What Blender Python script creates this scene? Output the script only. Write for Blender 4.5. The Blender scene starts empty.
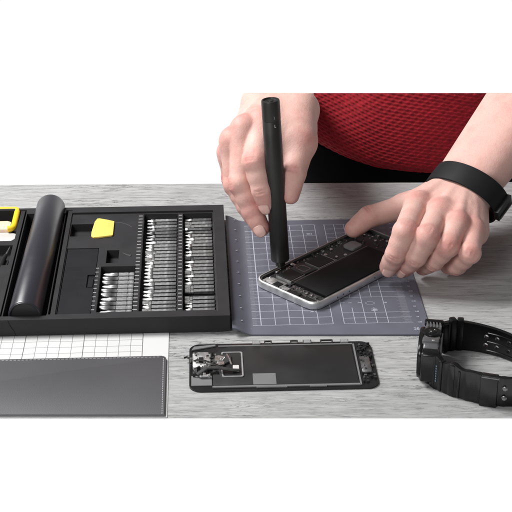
import bpy, bmesh, math, random
import numpy as np
from mathutils import Vector, Matrix
random.seed(7)
MM = 0.001
scene = bpy.context.scene
COL = scene.collection

# ------------------------------------------------------------------ camera figures (mm), used to survey positions
F = 1400.0; PIT = math.radians(26.5); CY, CZ = -1057.0, 527.0
def ray(x, y):
    u = (x-256)/F; v = (256-y)/F
    c, s = math.cos(PIT), math.sin(PIT)
    return (u, c+v*s, -s+v*c)
def P(x, y, z=0.0):
    r = ray(x, y); t = (z-CZ)/r[2]
    return Vector((r[0]*t, CY+r[1]*t, z))
def PY(x, y, Y):
    r = ray(x, y); t = (Y-CY)/r[1]
    return Vector((r[0]*t, Y, CZ+r[2]*t))

# ------------------------------------------------------------------ materials
def mat(name, col, rough=0.5, metal=0.0, var=0.12, scale=60.0, bump=0.0, bscale=400.0, spec=0.5, coat=0.0, rvar=0.1, stretch=None):
    m = bpy.data.materials.new(name); m.use_nodes = True
    nt = m.node_tree; N = nt.nodes; L = nt.links
    b = N['Principled BSDF']
    b.inputs['Metallic'].default_value = metal
    b.inputs['Specular IOR Level'].default_value = spec
    b.inputs['Coat Weight'].default_value = coat
    tc = N.new('ShaderNodeTexCoord'); src = tc.outputs['Object']
    if stretch:
        mp = N.new('ShaderNodeMapping'); mp.inputs['Scale'].default_value = stretch
        L.new(src, mp.inputs['Vector']); src = mp.outputs['Vector']
    n = N.new('ShaderNodeTexNoise'); n.inputs['Scale'].default_value = scale; n.inputs['Detail'].default_value = 5
    L.new(src, n.inputs['Vector'])
    r = N.new('ShaderNodeMapRange'); r.inputs[3].default_value = 1-var; r.inputs[4].default_value = 1+var
    r.inputs[1].default_value = 0.25; r.inputs[2].default_value = 0.75
    L.new(n.outputs['Fac'], r.inputs[0])
    v = N.new('ShaderNodeVectorMath'); v.operation = 'SCALE'; v.inputs[0].default_value = col
    L.new(r.outputs[0], v.inputs['Scale']); L.new(v.outputs[0], b.inputs['Base Color'])
    r2 = N.new('ShaderNodeMapRange'); r2.inputs[1].default_value = 0.25; r2.inputs[2].default_value = 0.75
    r2.inputs[3].default_value = max(0.02, rough-rvar); r2.inputs[4].default_value = min(1, rough+rvar)
    L.new(n.outputs['Fac'], r2.inputs[0]); L.new(r2.outputs[0], b.inputs['Roughness'])
    if bump:
        n2 = N.new('ShaderNodeTexNoise'); n2.inputs['Scale'].default_value = bscale; n2.inputs['Detail'].default_value = 3
        L.new(src, n2.inputs['Vector'])
        bp = N.new('ShaderNodeBump'); bp.inputs['Strength'].default_value = bump; bp.inputs['Distance'].default_value = 0.0003
        L.new(n2.outputs['Fac'], bp.inputs['Height']); L.new(bp.outputs[0], b.inputs['Normal'])
    return m

M = {}
M['case'] = mat('case_plastic', (0.026, 0.025, 0.0265), 0.55, bump=0.25, bscale=2500, spec=0.2)
M['lid'] = mat('lid_plastic', (0.013, 0.013, 0.0145), 0.6, bump=0.2, bscale=2500, spec=0.15)
M['tube'] = mat('tube_leather', (0.019, 0.019, 0.026), 0.30, bump=0.12, bscale=3000, spec=0.8, rvar=0.03, var=0.05)
M['tube_end'] = mat('tube_end', (0.012, 0.012, 0.013), 0.5)
M['black'] = mat('black_plastic', (0.010, 0.010, 0.010), 0.42, spec=0.35)
M['pen'] = mat('pen_metal', (0.016, 0.015, 0.014), 0.42, spec=0.45, bump=0.08, bscale=4000)
M['pendark'] = mat('pen_dark', (0.006, 0.006, 0.006), 0.35)
M['steel'] = mat('bit_steel', (0.34, 0.34, 0.34), 0.36, 1.0, var=0.15, scale=300)
M['socket'] = mat('socket_steel', (0.42, 0.42, 0.42), 0.34, 1.0, var=0.12, scale=300)
M['midgrey'] = mat('mid_grey_metal', (0.27, 0.27, 0.27), 0.45, var=0.15, scale=200)
M['bright'] = mat('bright_steel', (0.72, 0.72, 0.71), 0.30, 1.0, var=0.08, scale=300)
M['dullsteel'] = mat('dull_steel', (0.16, 0.16, 0.16), 0.38, 1.0, var=0.2, scale=300)
M['alu'] = mat('anodised_aluminium', (0.74, 0.74, 0.735), 0.46, 1.0, var=0.05, scale=200)
M['yellow'] = mat('yellow_plastic', (0.85, 0.63, 0.14), 0.45, var=0.03)
M['yellow2'] = mat('yellow_handle', (0.88, 0.56, 0.02), 0.4, var=0.03)
M['peach'] = mat('peach_plastic', (0.80, 0.62, 0.46), 0.4, var=0.05)
M['palegrey'] = mat('pale_grey_plastic', (0.56, 0.54, 0.53), 0.4, var=0.05)
M['mark'] = mat('white_print', (0.34, 0.34, 0.35), 0.6, var=0.1, scale=900)
M['railmark'] = mat('grey_print', (0.26, 0.26, 0.26), 0.6, var=0.25, scale=900)
M['engrave'] = mat('engraved_line', (0.07, 0.07, 0.07), 0.5)
M['matgrey'] = mat('mat_rubber', (0.107, 0.110, 0.137), 0.5, var=0.06, scale=40, bump=0.15, bscale=2500, spec=0.4)
M['matline'] = mat('mat_print', (0.40, 0.41, 0.47), 0.55, var=0.2, scale=700)
M['matfine'] = mat('mat_fine_print', (0.27, 0.27, 0.31), 0.55, var=0.2, scale=700)
M['sheet'] = mat('ruled_sheet', (0.60, 0.597, 0.594), 0.45, var=0.015, scale=15)
M['ink'] = mat('ruling_ink', (0.085, 0.085, 0.085), 0.6, var=0.3, scale=500)
M['pad'] = mat('grey_leather', (0.078, 0.076, 0.081), 0.52, var=0.06, scale=12, bump=0.35, bscale=1500, spec=0.4)
M['thread'] = mat('pale_thread', (0.30, 0.29, 0.29), 0.8)
M['cell'] = mat('battery_film', (0.0055, 0.0055, 0.006), 0.55, var=0.12, scale=40, spec=0.2)
M['chip'] = mat('chip_cover', (0.009, 0.009, 0.010), 0.45, spec=0.4)
M['pcb'] = mat('circuit_board', (0.018, 0.018, 0.020), 0.4, var=0.5, scale=500, bump=0.6, bscale=900)
M['foil'] = mat('dark_foil', (0.040, 0.040, 0.041), 0.40, 0.6, var=0.15, scale=25)
M['glass'] = mat('dark_glass', (0.010, 0.010, 0.011), 0.25, spec=0.5)
M['tape'] = mat('grey_tape', (0.16, 0.16, 0.16), 0.55, var=0.06)
M['flex'] = mat('flex_cable', (0.035, 0.034, 0.034), 0.45, var=0.2, scale=200)
M['greymetal'] = mat('grey_metal', (0.34, 0.34, 0.34), 0.4, 1.0, var=0.2, scale=250, bump=0.2, bscale=900)
M['resin'] = mat('watch_resin', (0.0045, 0.0045, 0.0048), 0.24, spec=0.4, bump=0.1, bscale=1500)
M['resin2'] = mat('watch_smoky_resin', (0.085, 0.085, 0.088), 0.3, var=0.25, scale=120, spec=0.6)
M['lensblack'] = mat('crown_black', (0.008, 0.008, 0.008), 0.2)
M['bluemark'] = mat('pale_blue_print', (0.13, 0.18, 0.24), 0.5)
M['band'] = mat('rubber_band', (0.0075, 0.0075, 0.0085), 0.55, spec=0.22, bump=0.1, bscale=2500)
M['denim'] = mat('black_cloth', (0.0035, 0.0035, 0.0038), 0.95, spec=0.05, bump=0.5, bscale=1200)
M['white'] = mat('white_tabletop', (0.90, 0.90, 0.90), 0.6, var=0.0, spec=0.3)

def skin_material():
    m = bpy.data.materials.new('skin'); m.use_nodes = True
    nt = m.node_tree; N = nt.nodes; L = nt.links; b = N['Principled BSDF']
    at = N.new('ShaderNodeAttribute'); at.attribute_name = 'flush'
    tc = N.new('ShaderNodeTexCoord')
    n = N.new('ShaderNodeTexNoise'); n.inputs['Scale'].default_value = 70; n.inputs['Detail'].default_value = 4
    L.new(tc.outputs['Object'], n.inputs['Vector'])
    n3 = N.new('ShaderNodeTexNoise'); n3.inputs['Scale'].default_value = 420; n3.inputs['Detail'].default_value = 3
    L.new(tc.outputs['Object'], n3.inputs['Vector'])
    a1 = N.new('ShaderNodeMath'); a1.operation = 'MULTIPLY_ADD'; a1.inputs[1].default_value = 1.3; a1.inputs[2].default_value = -0.62
    L.new(n.outputs['Fac'], a1.inputs[0])
    a2 = N.new('ShaderNodeMath'); a2.operation = 'MULTIPLY_ADD'; a2.inputs[1].default_value = 0.35; a2.inputs[2].default_value = -0.17
    L.new(n3.outputs['Fac'], a2.inputs[0])
    s1 = N.new('ShaderNodeMath'); s1.operation = 'ADD'; L.new(at.outputs['Fac'], s1.inputs[0]); L.new(a1.outputs[0], s1.inputs[1])
    s2 = N.new('ShaderNodeMath'); s2.operation = 'ADD'; s2.use_clamp = True; L.new(s1.outputs[0], s2.inputs[0]); L.new(a2.outputs[0], s2.inputs[1])
    mx = N.new('ShaderNodeMix'); mx.data_type = 'RGBA'
    mx.inputs[6].default_value = (0.665, 0.41, 0.355, 1); mx.inputs[7].default_value = (0.53, 0.205, 0.18, 1)
    L.new(s2.outputs[0], mx.inputs[0]); L.new(mx.outputs[2], b.inputs['Base Color'])
    b.inputs['Roughness'].default_value = 0.54; b.inputs['Specular IOR Level'].default_value = 0.32
    b.inputs['Subsurface Weight'].default_value = 0.22; b.inputs['Subsurface Scale'].default_value = 0.0025
    b.inputs['Subsurface Radius'].default_value = (1.0, 0.35, 0.2)
    # fine skin relief
    vo = N.new('ShaderNodeTexVoronoi'); vo.inputs['Scale'].default_value = 900; L.new(tc.outputs['Object'], vo.inputs['Vector'])
    n2 = N.new('ShaderNodeTexNoise'); n2.inputs['Scale'].default_value = 260; n2.inputs['Detail'].default_value = 4; L.new(tc.outputs['Object'], n2.inputs['Vector'])
    ad = N.new('ShaderNodeMath'); ad.operation = 'MULTIPLY_ADD'; ad.inputs[1].default_value = 0.35
    L.new(vo.outputs['Distance'], ad.inputs[0]); L.new(n2.outputs['Fac'], ad.inputs[2])
    n4 = N.new('ShaderNodeTexNoise'); n4.inputs['Scale'].default_value = 95; n4.inputs['Detail'].default_value = 3; n4.inputs['Distortion'].default_value = 0.8; L.new(tc.outputs['Object'], n4.inputs['Vector'])
    ad2 = N.new('ShaderNodeMath'); ad2.operation = 'MULTIPLY_ADD'; ad2.inputs[1].default_value = 0.45; L.new(n4.outputs['Fac'], ad2.inputs[0]); L.new(ad.outputs[0], ad2.inputs[2])
    bp = N.new('ShaderNodeBump'); bp.inputs['Strength'].default_value = 0.42; bp.inputs['Distance'].default_value = 0.0005
    L.new(ad2.outputs[0], bp.inputs['Height']); L.new(bp.outputs[0], b.inputs['Normal'])
    return m
M['skin'] = skin_material()
M['nail'] = mat('fingernail', (0.74, 0.47, 0.41), 0.28, var=0.05, scale=200, spec=0.5)

def knit_material():
    m = mat('red_wool', (0.245, 0.011, 0.018), 0.88, var=0.35, scale=260, bump=1.0, bscale=1400, spec=0.15)
    b = m.node_tree.nodes['Principled BSDF']
    b.inputs['Sheen Weight'].default_value = 0.25; b.inputs['Sheen Tint'].default_value = (1, 0.3, 0.3, 1); b.inputs['Sheen Roughness'].default_value = 0.5
    return m
M['knit'] = knit_material()

def wood_material():
    m = bpy.data.materials.new('grey_wood'); m.use_nodes = True
    nt = m.node_tree; N = nt.nodes; L = nt.links; b = N['Principled BSDF']
    tc = N.new('ShaderNodeTexCoord')
    def noise(scale, st, detail, rough=0.6, dist=0.0):
        mp = N.new('ShaderNodeMapping'); mp.inputs['Scale'].default_value = st; L.new(tc.outputs['Object'], mp.inputs['Vector'])
        n = N.new('ShaderNodeTexNoise'); n.inputs['Scale'].default_value = scale; n.inputs['Detail'].default_value = detail
        n.inputs['Roughness'].default_value = rough; n.inputs['Distortion'].default_value = dist
        L.new(mp.outputs['Vector'], n.inputs['Vector']); return n.outputs['Fac']
    def rng(x, a, bb, c, d):
        r = N.new('ShaderNodeMapRange'); r.inputs[1].default_value = a; r.inputs[2].default_value = bb; r.inputs[3].default_value = c; r.inputs[4].default_value = d
        L.new(x, r.inputs[0]); return r.outputs[0]
    def math_(op, x, y):
        q = N.new('ShaderNodeMath'); q.operation = op
        for i, v in enumerate((x, y)):
            if isinstance(v, (int, float)): q.inputs[i].default_value = v
            else: L.new(v, q.inputs[i])
        return q.outputs[0]
    fine = noise(150, (0.16, 1.5, 1), 8, 0.74, 0.4)       # long fibres
    mid = noise(26, (0.22, 1.4, 1), 6, 0.65, 0.8)        # bands of the plank
    broad = noise(7, (0.5, 1.0, 1), 3)
    crack = noise(60, (0.20, 1.6, 1), 6, 0.66, 1.4)       # dark checks in the weathered wood
    pits = noise(240, (0.35, 1.6, 1), 3, 0.6)
    hair = noise(420, (0.10, 1.5, 1), 4, 0.7)
    f = rng(fine, 0.3, 0.72, 0.72, 1.20)
    g = rng(mid, 0.3, 0.7, 0.90, 1.09)
    h = rng(broad, 0.3, 0.7, 0.92, 1.08)
    line = math_('ABSOLUTE', math_('SUBTRACT', crack, 0.5), 0.0)
    ck = rng(line, 0.002, 0.018, 0.0, 1.0)
    msk = rng(mid, 0.44, 0.60, 0.0, 1.0)
    ck2 = math_('SUBTRACT', 1.0, math_('MULTIPLY', math_('SUBTRACT', 1.0, ck), msk))
    ckc = rng(ck2, 0, 1, 0.32, 1.0)
    pt = math_('MULTIPLY', rng(pits, 0.32, 0.44, 0.72, 1.0), rng(hair, 0.3, 0.7, 0.78, 1.16))
    tot = math_('MULTIPLY', math_('MULTIPLY', math_('MULTIPLY', f, g), math_('MULTIPLY', h, ckc)), pt)
    sc = N.new('ShaderNodeVectorMath'); sc.operation = 'SCALE'; sc.inputs[0].default_value = (0.405, 0.403, 0.401)
    L.new(tot, sc.inputs['Scale']); L.new(sc.outputs[0], b.inputs['Base Color'])
    b.inputs['Roughness'].default_value = 0.55; b.inputs['Specular IOR Level'].default_value = 0.4
    bp = N.new('ShaderNodeBump'); bp.inputs['Strength'].default_value = 0.55; bp.inputs['Distance'].default_value = 0.0008
    L.new(tot, bp.inputs['Height']); L.new(bp.outputs[0], b.inputs['Normal'])
    return m
M['wood'] = wood_material()

# ------------------------------------------------------------------ object helpers
def link(name, me, m, parent=None, smooth=False, label=None, kind=None):
    o = bpy.data.objects.new(name, me); COL.objects.link(o)
    if m is not None: me.materials.append(m)
    if smooth:
        for p in me.polygons: p.use_smooth = True
    if parent is not None: o.parent = parent
    if label: o['label'] = label
    if kind: o['kind'] = kind
    return o
def tag(o, label, cat, group=None, kind=None):
    o['label'] = label; o['category'] = cat
    if group: o['group'] = group
    if kind: o['kind'] = kind
    return o
def thing(name, label, cat, loc=(0, 0, 0), rz=0.0, group=None):
    o = bpy.data.objects.new(name, None); COL.objects.link(o)
    o.empty_display_size = 0.01
    o.location = Vector(loc)*MM; o.rotation_euler = (0, 0, math.radians(rz))
    return tag(o, label, cat, group)

class MB:
    """collects shapes (mm) into one mesh"""
    def __init__(s): s.bm = bmesh.new()
    def faces(s, vs, fs):
        v = [s.bm.verts.new(Vector(p)*MM) for p in vs]
        out = []
        for f in fs:
            try: out.append(s.bm.faces.new([v[i] for i in f]))
            except ValueError: pass
        return v, out
    def box(s, x0, x1, y0, y1, z0, z1, bev=0.0, rot=0.0, taper=0.0):
        cx, cy = (x0+x1)/2, (y0+y1)/2; c, sn = math.cos(math.radians(rot)), math.sin(math.radians(rot))
        vs = []
        for z, t in ((z0, 0), (z1, taper)):
            for x, y in ((x0+t, y0+t), (x1-t, y0+t), (x1-t, y1-t), (x0+t, y1-t)):
                dx, dy = x-cx, y-cy
                vs.append((cx+dx*c-dy*sn, cy+dx*sn+dy*c, z))
        v, f = s.faces(vs, [(3, 2, 1, 0), (4, 5, 6, 7), (0, 1, 5, 4), (1, 2, 6, 5), (2, 3, 7, 6), (3, 0, 4, 7)])
        if bev:
            es = list({e for fc in f for e in fc.edges})
            bmesh.ops.bevel(s.bm, geom=es, offset=bev*MM, segments=2, profile=0.5, affect='EDGES')
        return s
    def prism(s, pts, z0, z1, bev=0.0, seg=2):
        n = len(pts)
        vs = [(x, y, z0) for x, y in pts]+[(x, y, z1) for x, y in pts]
        fs = [tuple(range(n))[::-1], tuple(range(n, 2*n))]+[(i, (i+1) % n, n+(i+1) % n, n+i) for i in range(n)]
        v, f = s.faces(vs, fs)
        if bev:
            es = list({e for e in f[1].edges} | {e for e in f[0].edges})
            bmesh.ops.bevel(s.bm, geom=es, offset=bev*MM, segments=seg, profile=0.5, affect='EDGES')
        return s
    def ring(s, outer, inner, z0, z1):
        n = len(outer)
        vs = [(x, y, z0) for x, y in outer]+[(x, y, z1) for x, y in outer]+[(x, y, z0) for x, y in inner]+[(x, y, z1) for x, y in inner]
        fs = []
        for i in range(n):
            j = (i+1) % n
            fs += [(i, j, n+j, n+i), (n+i, n+j, 3*n+j, 3*n+i), (3*n+i, 3*n+j, 2*n+j, 2*n+i), (2*n+i, 2*n+j, j, i)]
        s.faces(vs, fs); return s
    def lathe(s, prof, mat4=None, n=32, cap=True):
        """profile (r, z) revolved about z"""
        vs = []; m = mat4 or Matrix.Identity(4)
        for r, z in prof:
            for k in range(n):
                a = 2*math.pi*k/n
                vs.append(m @ Vector((r*math.cos(a), r*math.sin(a), z)))
        fs = []
        for i in range(len(prof)-1):
            for k in range(n):
                fs.append((i*n+k, i*n+(k+1) % n, (i+1)*n+(k+1) % n, (i+1)*n+k))
        if cap:
            fs.append(tuple(range(n))[::-1]); q = (len(prof)-1)*n; fs.append(tuple(range(q, q+n)))
        s.faces(vs, fs); return s
    def tube(s, pts, r, n=10, flat=1.0):
        pts = [Vector(p) for p in pts]; rings = []; vs = []
        up = Vector((0, 0, 1))
        for i, p in enumerate(pts):
            d = (pts[min(i+1, len(pts)-1)]-pts[max(i-1, 0)]).normalized()
            u = d.cross(up)
            if u.length < 1e-4: u = d.cross(Vector((0, 1, 0)))
            u.normalize(); w = u.cross(d).normalized()
            rr = r[i] if isinstance(r, (list, tuple)) else r
            for k in range(n):
                a = 2*math.pi*k/n
                vs.append(p+u*math.cos(a)*rr+w*math.sin(a)*rr*flat)
        fs = []
        for i in range(len(pts)-1):
            for k in range(n): fs.append((i*n+k, i*n+(k+1) % n, (i+1)*n+(k+1) % n, (i+1)*n+k))
        fs.append(tuple(range(n))[::-1]); q = (len(pts)-1)*n; fs.append(tuple(range(q, q+n)))
        s.faces(vs, fs); return s
    def quad(s, x0, x1, y0, y1, z):
        s.faces([(x0, y0, z), (x1, y0, z), (x1, y1, z), (x0, y1, z)], [(0, 1, 2, 3)]); return s
    def build(s, name, m, parent=None, smooth=False, label=None, recalc=True, kind=None):
        if recalc: bmesh.ops.recalc_face_normals(s.bm, faces=s.bm.faces)
        me = bpy.data.meshes.new(name); s.bm.to_mesh(me); s.bm.free()
        o = link(name, me, m, parent, False, label, kind)
        if smooth: autosmooth(o)
        return o
def autosmooth(o, ang=38):
    me = o.data
    for p in me.polygons: p.use_smooth = True
    bm = bmesh.new(); bm.from_mesh(me)
    for e in bm.edges:
        if len(e.link_faces) == 2 and e.calc_face_angle(0) > math.radians(ang): e.smooth = False
    bm.to_mesh(me); bm.free()
def rrect(x0, x1, y0, y1, r, n=8, rs=None):
    out = []
    rs = rs or (r, r, r, r)
    for (cx, cy, a0, rr) in ((x1, y1, 0, rs[0]), (x0, y1, 90, rs[1]), (x0, y0, 180, rs[2]), (x1, y0, 270, rs[3])):
        sx = -1 if cx == x1 else 1; sy = -1 if cy == y1 else 1
        for k in range(n+1):
            a = math.radians(a0+90*k/n)
            out.append((cx+sx*rr+rr*math.cos(a), cy+sy*rr+rr*math.sin(a)))
    return out
def bevel_mod(o, w, seg=2):
    b = o.modifiers.new('bevel', 'BEVEL'); b.width = w*MM; b.segments = seg; b.limit_method = 'ANGLE'; b.angle_limit = math.radians(40)
    b.harden_normals = False
def heightfield(rects, name, m, parent, z0=0.0, bev=0.5, foot=None):
    """terraced tray: later rectangles override earlier ones; None = cut away"""
    xs = sorted({v for r in rects for v in r[:2]}); ys = sorted({v for r in rects for v in r[2:4]})
    nx, ny = len(xs)-1, len(ys)-1
    H = [[None]*ny for _ in range(nx)]
    for i in range(nx):
        for j in range(ny):
            cx, cy = (xs[i]+xs[i+1])/2, (ys[j]+ys[j+1])/2
            for r in rects:
                if r[0] < cx < r[1] and r[2] < cy < r[3]: H[i][j] = r[4]
    bm = bmesh.new(); cache = {}
    def V(x, y, z):
        k = (round(x, 3), round(y, 3), round(z, 3))
        if k not in cache: cache[k] = bm.verts.new(Vector(k)*MM)
        return cache[k]
    def face(*p):
        try: bm.faces.new([V(*q) for q in p])
        except ValueError: pass
    g = lambda i, j: H[i][j] if 0 <= i < nx and 0 <= j < ny and H[i][j] is not None else z0
    zs = sorted({h for row in H for h in row if h is not None} | {z0})
    def steps(a, b):
        lo, hi = min(a, b), max(a, b)
        q = [z for z in zs if lo <= z <= hi]
        return list(zip(q[:-1], q[1:]))
    for i in range(nx):
        for j in range(ny):
            h = H[i][j]
            if h is None: continue
            x0, x1, y0, y1 = xs[i], xs[i+1], ys[j], ys[j+1]
            face((x0, y0, h), (x1, y0, h), (x1, y1, h), (x0, y1, h))
            face((x0, y1, z0), (x1, y1, z0), (x1, y0, z0), (x0, y0, z0))
    for i in range(nx+1):
        for j in range(ny):
            a, b = g(i-1, j), g(i, j)
            for lo, hi in steps(a, b): face((xs[i], ys[j], lo), (xs[i], ys[j+1], lo), (xs[i], ys[j+1], hi), (xs[i], ys[j], hi))
    for j in range(ny+1):
        for i in range(nx):
            a, b = g(i, j-1), g(i, j)
            for lo, hi in steps(a, b): face((xs[i], ys[j], lo), (xs[i+1], ys[j], lo), (xs[i+1], ys[j], hi), (xs[i], ys[j], hi))
    bmesh.ops.recalc_face_normals(bm, faces=bm.faces)
    me = bpy.data.meshes.new(name); bm.to_mesh(me); bm.free()
    o = link(name, me, m, parent)
    if bev: bevel_mod(o, bev)
    return o

# ------------------------------------------------------------------ the setting
FAR0, FAR1 = P(0, 185), P(512, 182)
sl = (FAR1.y-FAR0.y)/(FAR1.x-FAR0.x)
XL, XR, YN = -430.0, 430.0, -248.6
fl, fr = FAR0.y+sl*(XL-FAR0.x), FAR0.y+sl*(XR-FAR0.x)
b = MB(); b.prism([(XL, YN), (XR, YN), (XR, fr), (XL, fl)], -0.2, 0.0)
o = b.build('wooden_surface', M['wood']); tag(o, 'pale grey weathered wood surface with horizontal grain under everything', 'work surface', kind='structure')
b = MB(); b.prism([(XL, -700), (XR, -700), (XR, fr-0.3), (XL, fl-0.3)], -26, -0.25)
o = b.build('tabletop', M['white']); tag(o, 'plain white tabletop carrying the grey wood surface', 'tabletop', kind='structure')

RZ = 2.6
# ------------------------------------------------------------------ ruled sheet and leather pad
ca, sa = math.cos(math.radians(RZ)), math.sin(math.radians(RZ))
def clip_near(pts):            # pieces end flush with the near edge of the wooden surface
    out = []
    f = lambda p: (p[0]*sa+p[1]*ca)-(YN+0.4)
    for i, p in enumerate(pts):
        q = pts[(i+1) % len(pts)]; a, b_ = f(p), f(q)
        if a >= 0: out.append(p)
        if (a >= 0) != (b_ >= 0):
            t = a/(a-b_); out.append((p[0]+(q[0]-p[0])*t, p[1]+(q[1]-p[1])*t))
    return out
t = thing('ruled_sheet', 'white sheet ruled with thin dark squares, under the grey leather pad', 'ruled sheet', (0, 0, 0), RZ)
sh_ = MB().prism(clip_near([(-330, -300), (-72, -300), (-72, -100), (-330, -100)]), 0.05, 0.65).build('sheet', M['sheet'], t)
lb = MB()
k = 0
x = -91.5
while x > -330:
    w = 0.25 if k % 5 == 0 else 0.13
    lb.quad(x-w, x+w, -240, -100.5, 0.72); x -= 8.82; k += 1
y = -103.0; k = 0
while y > -240:
    w = 0.15
    lb.quad(-330, -91.5-0.4, y-w, y+w, 0.70); y -= 8.82; k += 1
lb.build('ruling', M['ink'], sh_)

t = thing('leather_pad', 'dark grey leather pad with pale edge stitching at the near left corner', 'leather pad', (0, 0, 0), RZ)
pp = clip_near(rrect(-340, -73.6, -330, -166.0, 3.5, 6))
lea = MB().prism(pp, 0.75, 2.6, bev=0.5).build('leather', M['pad'], t, smooth=True)
st = MB()
x = -79.5
while x > -330:
    st.box(x-0.95, x+0.95, -168.3, -167.7, 2.5, 2.8); x -= 2.9
y = -171.0
while y > -244:
    st.box(-75.8, -75.2, y-0.95, y+0.95, 2.5, 2.85); y -= 2.9
st.build('stitching', M['thread'], lea)

# ------------------------------------------------------------------ tool case
CASE_Z = 0.8
t = thing('tool_case', 'open charcoal tool case with compartments and rows of silver bits', 'tool case', (0, 0, CASE_Z), RZ)
R = [(-345, -25.5, -129, 73.5, 14.0),
     (-158, -34.8, -121.5, 62.5, 12.0),
     (-197, -164.4, -123, 62, 0.9), (-190.2, -166.8, 61, 73.5, 0.9),
     (-164.4, -163.4, -121.5, 62, 12.4), (-163.4, -161.6, -121.5, 68, 7.0), (-161.6, -158, -121.5, 68, 13.2),
     (-199.5, -198.0, -123, 70, 9.0), (-203, -199.5, -120, 70, 13.0),
     (-338, -203, -121, 70, 2.5),
     (-338, -203, 5, 13.5, 11.5),
     (-211, -203, -121, -31, 11.0), (-214, -209, -60, -52, 11.0), (-209.5, -205, -31, -16, 8.0),
     (-338, -226, -121, 5, 9.0),
     (-95.0, -65.8, -116, 61, 3.5), (-61.2, -35.6, -116, 61, 3.5), (-127.3, -99.3, -116, -39, 3.5),
     (-157.2, -131.0, -119.5, -4.5, 9.5),
     (-157, -134, 18.5, 42.8, 5.0), (-124, -114, -33, -9.3, 5.0)]
tray = heightfield(R, 'tray', M['case'], t, 0.0, 0.55)
for v in tray.data.vertices:      # drafted right end
    if v.co.z < 0.0002 and v.co.x > -0.027: v.co.x -= 0.0075
lid = heightfield([(-156.8, -131.4, -119.1, -4.9, 11.4), (-137.5, -131.4, -74, -52, 10.0), (-136.6, -132.6, -72, -58, 10.9)], 'lid_panel', M['lid'], t, 9.55, 0.25)
def dashes(mb, xc, y0, y1, pitch, w=1.7, h=0.75):
    y = y0
    while y > y1:
        mb.quad(xc-w, xc+w, y-h, y+h, 12.05); y -= pitch
for a_ in ((-98.0, 57, -114, 6.3), (-63.5, 57, -114, 6.3, 1.4), (-130.2, -42, -116, 7.0, 1.2, 0.6)):
    rm = MB(); dashes(rm, *a_); rm.build('rail_marks', M['railmark'], tray, recalc=False)
en = MB(); en2 = MB()
pts = [(-121, 45.5), (-114, 43.6), (-109, 40.0), (-105, 34.6)]
en.tube([(p[0], p[1], 12.05) for p in pts], 0.22, 6); en2.tube([(-110.8, -15.4, 12.2), (-107.5, -19, 12.2), (-104, -21.2, 12.2)], [0.3, 0.5, 0.8], 6)
en.build('engraved_arc', M['engrave'], tray); en2.build('engraved_symbol', M['engrave'], tray)
# thin black seam where the two halves of the case meet
MB().tube([(-192.8, -129.1, 13.6), (-191.2, -129.2, 9), (-188.5, -129.2, 4), (-187.5, -129.1, 0.6)], 0.28, 6).build('hinge_seam', M['black'], tray)

t = thing('storage_tube', 'black round tube lying along the spine of the tool case', 'storage tube', (-180.6*ca+123*sa, -180.6*sa-123*ca, CASE_Z), RZ-0.9)
rot = Matrix.Translation((0, 0, 13.6)) @ Matrix.Rotation(math.radians(-90), 4, 'X')
prof = [(11.3, 0.0), (12.0, 0.4), (12.5, 1.2), (12.5, 198.0), (12.1, 199.2), (11.0, 200)]
MB().lathe(prof, rot, 64, cap=False).build('barrel', M['tube'], t, smooth=True)
MB().lathe([(0.01, 1.4), (10.2, 1.4), (10.6, 0.3), (11.3, 0.0), (11.3, 1.5), (0.01, 1.6)], rot, 48, cap=False).build('end_cap', M['tube_end'], t, smooth=True)
MB().lathe([(11.0, 198.5), (11.0, 200.0), (10.3, 200.3), (0.01, 200.3)], rot, 48, cap=False).build('end_cap', M['tube_end'], t, smooth=True)
MB().box(-1.4, 1.4, 0.9, 1.35, 9.2, 10.0).build('latch', M['steel'], t)

# ------------------------------------------------------------------ loose things in the case
def world(x, y): return (x*ca-y*sa, x*sa+y*ca)
def ordinal(n):
    w = ['first','second','third','fourth','fifth','sixth','seventh','eighth','ninth','tenth','eleventh','twelfth','thirteenth','fourteenth','fifteenth','sixteenth','seventeenth','eighteenth','nineteenth']
    if n <= 19: return w[n-1]
    return 'twentieth' if n == 20 else 'twenty-'+w[n-21]
def hexprof(r): return r
def bit_shank(L, r, hexa=True, groove=True):
    """horizontal shank from x=0 to x=L with rounded shoulder and retaining notch"""
    m = Matrix.Rotation(math.radians(90), 4, 'Y')
    prof = [(r*0.7, 0), (r, 0.7), (r, L*0.62)]
    if groove: prof += [(r*0.88, L*0.64), (r*0.88, L*0.70), (r, L*0.72)]
    prof += [(r, L-0.3), (r*0.88, L)]
    return MB().lathe(prof, m, 6 if hexa else 14)
def bit_tip(L, kind):
    m = Matrix.Rotation(math.radians(-90), 4, 'Y')
    b = MB()
    if kind == 0: b.lathe([(2.1, 0), (2.1, L*0.22), (1.35, L*0.40), (1.25, L*0.9), (0.5, L)], m, 14)
    elif kind == 1: b.lathe([(2.0, 0), (2.0, L*0.30), (2.45, L*0.36), (2.45, L*0.96), (2.1, L)], m, 16)
    elif kind == 2: b.lathe([(2.1, 0), (2.1, L*0.30), (1.6, L*0.45), (1.6, L*0.97), (1.3, L)], m, 6)
    else: b.lathe([(2.1, 0), (2.3, L*0.12), (2.3, L*0.42), (1.6, L*0.6), (1.6, L*0.85), (0.9, L)], m, 14)
    return b
SH = {}; TP = {}
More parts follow.
